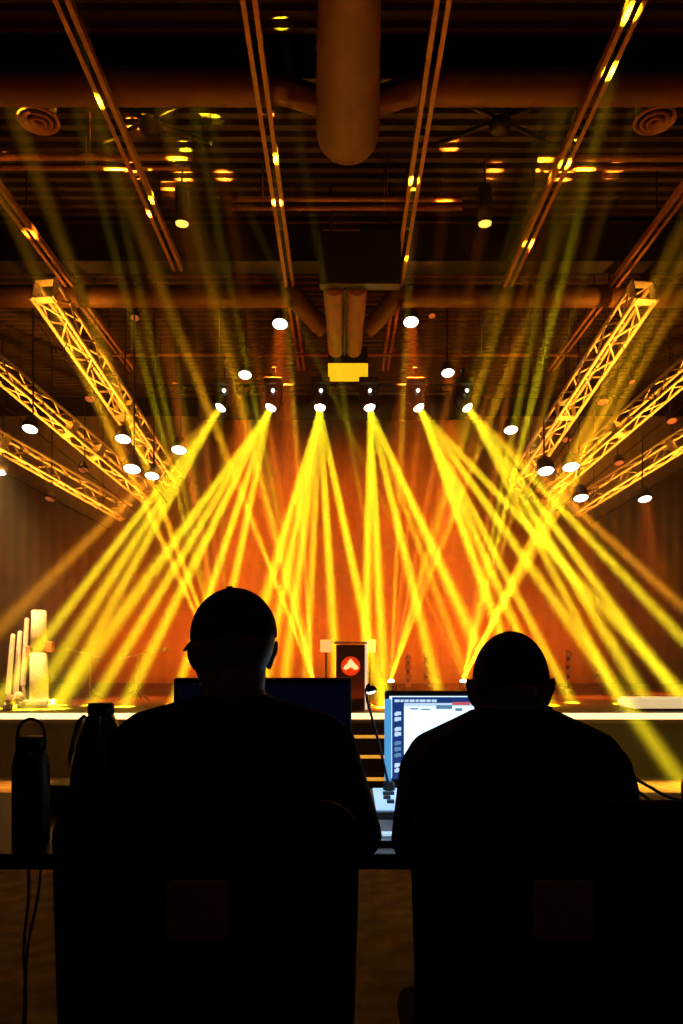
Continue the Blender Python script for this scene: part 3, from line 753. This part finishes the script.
# cables
for pts, lab in (([(600, 778), (628, 777), (648, 786), (668, 797), (690, 802)], 'upper dark cable arching over the desk beside the bareheaded man'),
                 ([(598, 784), (628, 786), (645, 797), (656, 806)], 'lower dark cable curving down to the desk beside the bareheaded man')):
    P3 = [at(x, min(y, 650 + (EYE - DZ - .004) * F / 2.3), 2.3 - .03 * i) for i, (x, y) in enumerate(pts)]
    P3 = [Vector((p.x, p.y, max(p.z, DZ + .006))) for p in P3]
    o_ = []
    for i in range(len(P3) - 1):
        for k in range(6):
            f = k / 6; a0 = P3[max(i - 1, 0)]; a1 = P3[i]; a2 = P3[i + 1]; a3 = P3[min(i + 2, len(P3) - 1)]
            o_.append(.5 * ((2 * a1) + (a2 - a0) * f + (2 * a0 - 5 * a1 + 4 * a2 - a3) * f * f + (3 * a1 - a0 - 3 * a2 + a3) * f ** 3))
    o_.append(P3[-1])
    b = NB(); tube(b, o_, .005, 8); tag(finish('desk_cable', b, PLASTIC, smooth=True), lab, 'cable', 'cables on the right of the desk')
for x0, x1, lab in ((28, 32, 'straighter'), (41, 31, 'more curved')):
    a = at(x0, 858, 1.84); b = NB(); n = 16
    e = at(x1 + 2, 990, 1.9)
    tube(b, [(a.x + (e.x - a.x) * min(1, (k / n) * 2.2) + .004 * math.sin(k), a.y - .0 + .0 * k, DZ - .02 - (DZ - .028) * k / n) for k in range(n + 1)] , .0035, 8)
    tag(finish('hanging_cable', b, PLASTIC, smooth=True), f'{lab} of the two thin cables hanging below the left end of the desk', 'cable', 'cables hanging below the desk')

# ------------------------------------------------------------------ chairs
def make_chair(label, X):
    t = thing('office_chair', label, 'chair', (X, 1.42, 0), 'operators\' chairs')
    b = NB(); rounded_panel(b, (0, -.20, .772), .508, .46, .06, .062, .055, bev=.018); bk = finish('backrest', b, FABRIC, t, smooth=True)
    md = bk.modifiers.new('b', 'BEVEL'); md.width = .006; md.segments = 2
    b = NB(); rounded_panel(b, (0, -.160, .77), .43, .38, .035, .06, .05, bev=.015); finish('back_cushion', b, FABRIC, bk, smooth=True)
    b = NB(); rounded_panel(b, (-.010, -.2315, .832), .10, .098, .006, .012, 0, bev=.002); tag(finish('maker_patch', b, mat('brown_patch', (.30, .12, .05), .6), bk), 'small square brown patch')
    b = NB(); box(b, (0, .05, .45), (.48, .46, .075), bevel=.03, seg=4); finish('seat', b, FABRIC, t, smooth=True)
    b = NB(); tube(b, [(0, -.05, .40), (0, -.2, .42), (0, -.24, .50), (0, -.24, .62)], .025); finish('back_bracket', b, BLACK, t)
    b = NB(); box(b, (0, .03, .395), (.2, .24, .04), bevel=.006); finish('mechanism', b, BLACK, t)
    b = NB(); tube(b, [(0, 0, .08), (0, 0, .24), (0, 0, .241), (0, 0, .38)], [.03, .03, .016, .016], 16); finish('gas_column', b, BLACK, t)
    for k in range(5):
        an = R(90 + 72 * k); c, s = math.cos(an), math.sin(an)
        b = NB(); tube(b, [(0, 0, .11), (c * .15, s * .15, .10), (c * .28, s * .28, .075)], [.03, .024, .016], 10); lg = finish('leg', b, BLACK, t)
        b = NB(); lathe(b, [(.024, -.02), (.028, -.014), (.028, .014), (.024, .02)], (c * .28, s * .28, .0285), 18, Euler((PI / 2, 0, an)).to_matrix()); finish('caster', b, PLASTIC, lg, smooth=True)
    return t
make_chair('black padded office chair under the man in the cap', -.222)
make_chair('black padded office chair under the bareheaded man', .366)

# ------------------------------------------------------------------ people
def head_mesh(bm, C, yaw, pitch, w_=.078, ez=0, roll=0):
    """C = centre of the skull; local +y is the face"""
    Rm = (Euler((0, 0, yaw)).to_matrix() @ Euler((pitch, roll, 0)).to_matrix())
    g = lambda v: C + Rm @ Vector(v)
    def E(c, r, rr=None): ellipsoid(bm, g(c), r, Rm @ (rr.to_matrix() if rr else Matrix.Identity(3)), 28, 20)
    E((0, -.012, .018), (w_, .098, .100))
    E((0, .020, -.020), (w_ * .86, .078, .090))
    E((0, .040, -.070), (w_ * .66, .052, .042))        # jaw
    E((0, .075, -.095), (.026, .020, .018))            # chin
    E((0, .088, .018), (.050, .014, .014))             # brow
    for s in (-1, 1):
        E((s * .034, .062, -.025), (.020, .022, .018)) # cheek
        E((s * (w_ + .006), -.008, -.022 + ez), (.009, .019, .032), Euler((0, s * .22, -s * .45)))
        E((s * (w_ + .013), -.016, -.010 + ez), (.007, .013, .022), Euler((0, s * .3, -s * .5)))
    capsule(bm, g((0, .092, .008)), g((0, .110, -.030)), .008, .013, 10)   # nose
    E((0, .103, -.036), (.018, .010, .009))
    E((0, .091, -.060), (.024, .010, .006)); E((0, .089, -.071), (.020, .010, .007))
    return g, Rm

def hand(bm, W, d, up, side):
    """palm + five fingers; d = forward, up = back of hand, side = towards the thumb"""
    d = d.normalized(); side = (side - d * side.dot(d)).normalized(); up = side.cross(d) if side.cross(d).dot(up) > 0 else d.cross(side)
    rot = Matrix((side, d, up)).transposed()
    ellipsoid(bm, W + d * .045, (.040, .052, .015), rot, 20, 12)
    ellipsoid(bm, W + d * .07, (.039, .028, .013), rot, 16, 10)
    for off, L in ((.029, .070), (.010, .080), (-.010, .074), (-.029, .058)):
        p = W + d * .082 + side * off
        q1 = p + d * L * .42 + up * .006 + side * off * .12
        q2 = q1 + d * L * .32 - up * .012
        q3 = q2 + d * L * .2 - up * .014
        capsule(bm, p, q1, .0095, .0088, 10, 3); capsule(bm, q1, q2, .0088, .008, 10, 3); capsule(bm, q2, q3, .008, .007, 10, 3)
    p = W + d * .025 + side * .028
    q1 = p + d * .03 + side * .026 - up * .006; q2 = q1 + d * .028 + side * .008 - up * .004; q3 = q2 + d * .02 - up * .004
    capsule(bm, p, q1, .014, .011, 10, 3); capsule(bm, q1, q2, .011, .0095, 10, 3); capsule(bm, q2, q3, .0095, .008, 10, 3)

def remesh(o, v, sm=4, f=.6):
    m = o.modifiers.new('remesh', 'REMESH'); m.mode = 'VOXEL'; m.voxel_size = v; m.use_smooth_shade = True
    s = o.modifiers.new('smooth', 'SMOOTH'); s.iterations = sm; s.factor = f

def person(label, X, headC, yaw, pitch, sh, torso, arms, neck, hw, cap, collar):
    t = thing('person', label, 'person', (X, 1.45, 0))
    O = Vector((X, 1.45, 0))
    b = NB()
    g, Rm = head_mesh(b, headC - O, yaw, pitch, hw, 0 if cap else .014)
    V = lambda v: Vector(v) - O
    capsule(b, V(neck[0]), g((0, -.02, -.055)), neck[1], neck[1] * .93, 20)
    loft(b, [(cx - O.x, cy - O.y, z, rx * .86, ry * .8) for cx, cy, z, rx, ry in torso])
    for S, Eb, Wr, hd in arms:
        capsule(b, V(S), V(Eb), .046, .038); capsule(b, V(Eb), V(Wr), .038, .026)
        D = (Vector(Wr) - Vector(Eb)).normalized(); D.z *= .3
        hand(b, V(Wr), D, Vector((0, 0, 1)), Vector((hd, 0, 0)))
    legs = []
    for s in (-1, 1):
        hip, knee, ank = (s * .09, -.0, .565), (s * .10, .46, .56), (s * .10, .42, .10)
        legs.append((hip, knee, ank))
        capsule(b, hip, knee, .068, .05); capsule(b, knee, ank, .046, .032)
        capsule(b, (s * .12, .42, .06), (s * .13, .56, .035), .035, .026)
    body = finish('body', b, SKIN, t, smooth=True); remesh(body, .0055, 3, .5)
    # shirt
    b = NB()
    loft(b, [(cx - O.x, cy - O.y, z, rx, ry) for cx, cy, z, rx, ry in torso])
    for S, Eb, Wr, hd in arms:
        S, Eb, Wr = V(S), V(Eb), V(Wr)
        capsule(b, S, Eb, sh[0], sh[1], 20); capsule(b, Eb, Eb.lerp(Wr, .93), sh[1] * .98, .034, 18)
    for a_, c_, r1, r2 in sh[2]: capsule(b, V(a_), V(c_), r1, r2, 20)
    shirt = finish('shirt', b, SHIRT, t, smooth=True); remesh(shirt, .008, 6, .5)
    if collar:
        b = NB(); cc, rx, ry, hgt, tl = collar; cc = V(cc); n = 32; rg = []
        for dz, k in ((0, 1.12), (hgt * .6, 1.0), (hgt, .98), (hgt * 1.02, .93), (hgt * .5, .93), (0, 1.02)):
            rg.append([b.verts.new((cc.x + rx * k * math.cos(a), cc.y + ry * k * math.sin(a), cc.z + dz + tl * math.sin(a))) for a in (2 * PI * j / n for j in range(n))])
        ringconn(b, rg + [rg[0]], False); finish('collar', b, SHIRT, shirt, smooth=True)
    b = NB()
    for hip, knee, ank in legs:
        capsule(b, hip, knee, .092, .066, 20); capsule(b, knee, ank, .064, .052, 18)
    ellipsoid(b, (0, -.01, .575), (.17, .13, .10)); tr = finish('trousers', b, DENIM, t, smooth=True); remesh(tr, .01, 6, .5)
    for s in (-1, 1):
        b = NB(); capsule(b, (s * .12, .39, .05), (s * .135, .58, .040), .044, .036, 16); ellipsoid(b, (s * .12, .40, .08), (.045, .06, .055))
        for v_ in b.verts: v_.co.z = max(v_.co.z, .004)
        so = finish('shoe', b, PLASTIC, t, smooth=True)
    for s in (-1, 1):
        b = NB(); ellipsoid(b, g((s * .031, .083, .0)), (.011, .011, .010), Rm, 14, 10); finish('eye', b, mat('eye_white', (.5, .48, .45), .3), t, smooth=True)
    return t, g, Rm

# man in the cap
HC = Vector((-.229, 1.54, 1.257))
torsoL = [(-.222, 1.47, .56, .165, .12), (-.222, 1.45, .66, .175, .125), (-.220, 1.44, .78, .185, .125), (-.220, 1.45, .90, .20, .125),
          (-.220, 1.47, .99, .215, .12), (-.220, 1.49, 1.05, .215, .105), (-.220, 1.505, 1.095, .18, .085), (-.218, 1.515, 1.13, .115, .070), (-.217, 1.52, 1.16, .075, .062)]
armsL = [((-.405, 1.50, 1.045), (-.455, 1.62, .83), (-.33, 1.92, .785), 1),
         ((-.035, 1.51, 1.045), (.035, 1.68, .83), (-.11, 1.96, .785), -1)]
t, g, Rm = person('man in a baseball cap seated from behind at the desk, head turned a little left', -.22, HC, R(36), R(-9),
                  (.070, .058, [((-.28, 1.50, 1.115), (-.39, 1.50, 1.068), .045, .062), ((-.16, 1.50, 1.115), (-.05, 1.51, 1.064), .045, .062)]), torsoL, armsL, ((-.224, 1.515, 1.10), .062), .081, True, None)
# cap
b = NB(); n = 36; rings = []
for k in range(12):
    ph = PI / 2 * k / 12.0 - .12
    rr_ = math.cos(ph); rings.append([b.verts.new(g((.0845 * rr_ * math.cos(a), -.012 + .106 * rr_ * math.sin(a), .022 + .098 * math.sin(ph)))) for a in (2 * PI * j / n for j in range(n))])
for a_, c_ in zip(rings, rings[1:]):
    for i in range(n): b.faces.new((a_[i], a_[(i + 1) % n], c_[(i + 1) % n], c_[i]))
b.faces.new(rings[-1])
CAPM = mat('cap_cloth', (.012, .011, .011), .95, noise=.3, scale=200)
cp = finish('baseball_cap', b, CAPM, t, smooth=True); m = cp.modifiers.new('s', 'SOLIDIFY'); m.thickness = .004
b = NB(); ellipsoid(b, g((0, -.012, .121)), (.009, .009, .005), Rm, 12, 8); finish('button', b, CAPM, cp, smooth=True)
b = NB(); nu, nv = 16, 8; gr = []
for i in range(nu + 1):
    u = -1 + 2 * i / nu; row = []
    for j in range(nv + 1):
        v = j / nv; x = u * .074 * (1 - .12 * v * v)
        yb = -.012 + .106 * math.sqrt(max(0, 1 - (x / .0865) ** 2)) - .006
        yy = yb + v * .092 * math.sqrt(max(0, 1 - (u * .93) ** 2))
        row.append(b.verts.new(g((x, yy, .036 - .018 * u * u - .012 * v))))
    gr.append(row)
for i in range(nu):
    for j in range(nv): b.faces.new((gr[i][j], gr[i + 1][j], gr[i + 1][j + 1], gr[i][j + 1]))
bmesh.ops.remove_doubles(b, verts=b.verts, dist=1e-5)
br = finish('brim', b, CAPM, cp, smooth=True); m = br.modifiers.new('s', 'SOLIDIFY'); m.thickness = .004

# bareheaded man
HC = Vector((.347, 1.53, 1.166))
torsoR = [(.366, 1.47, .56, .165, .12), (.365, 1.45, .66, .18, .13), (.36, 1.44, .78, .195, .13), (.355, 1.44, .90, .21, .13),
          (.352, 1.45, .98, .225, .125), (.350, 1.46, 1.035, .215, .115), (.348, 1.465, 1.075, .175, .10), (.346, 1.475, 1.105, .125, .085), (.345, 1.485, 1.13, .085, .07)]
armsR = [((.180, 1.50, 1.00), (.165, 1.64, .83), (.28, 1.86, .80), 1),
         ((.525, 1.50, 1.00), (.595, 1.64, .86), (.47, 1.88, .80), -1)]
t, g, Rm = person('bareheaded man with cropped hair and ears showing, seated from behind at the lit screen', .35, HC, R(3), R(-14),
                  (.066, .056, [((.27, 1.485, 1.085), (.195, 1.50, 1.025), .045, .066), ((.42, 1.485, 1.085), (.505, 1.50, 1.025), .045, .066)]), torsoR, armsR, ((.345, 1.49, 1.07), .064), .0715, False,
                  ((.346, 1.49, 1.100), .078, .074, .036, .0))
b = NB()
vs = ellipsoid(b, (0, 0, 0), (.0755, .101, .1025), None, 40, 28)
dl = [v for v in b.verts if v.co.z < -.030 or (v.co.y > .045 and v.co.z < .05 + (v.co.y - .06) * .3) or (v.co.z < -.0 and v.co.y > .03)]
bmesh.ops.delete(b, geom=dl, context='VERTS')
for v_ in b.verts: v_.co = g(Vector((v_.co.x, v_.co.y - .012, v_.co.z + .018)))
hr = finish('cropped_hair', b, HAIR, t, smooth=True); m = hr.modifiers.new('s', 'SOLIDIFY'); m.thickness = .004
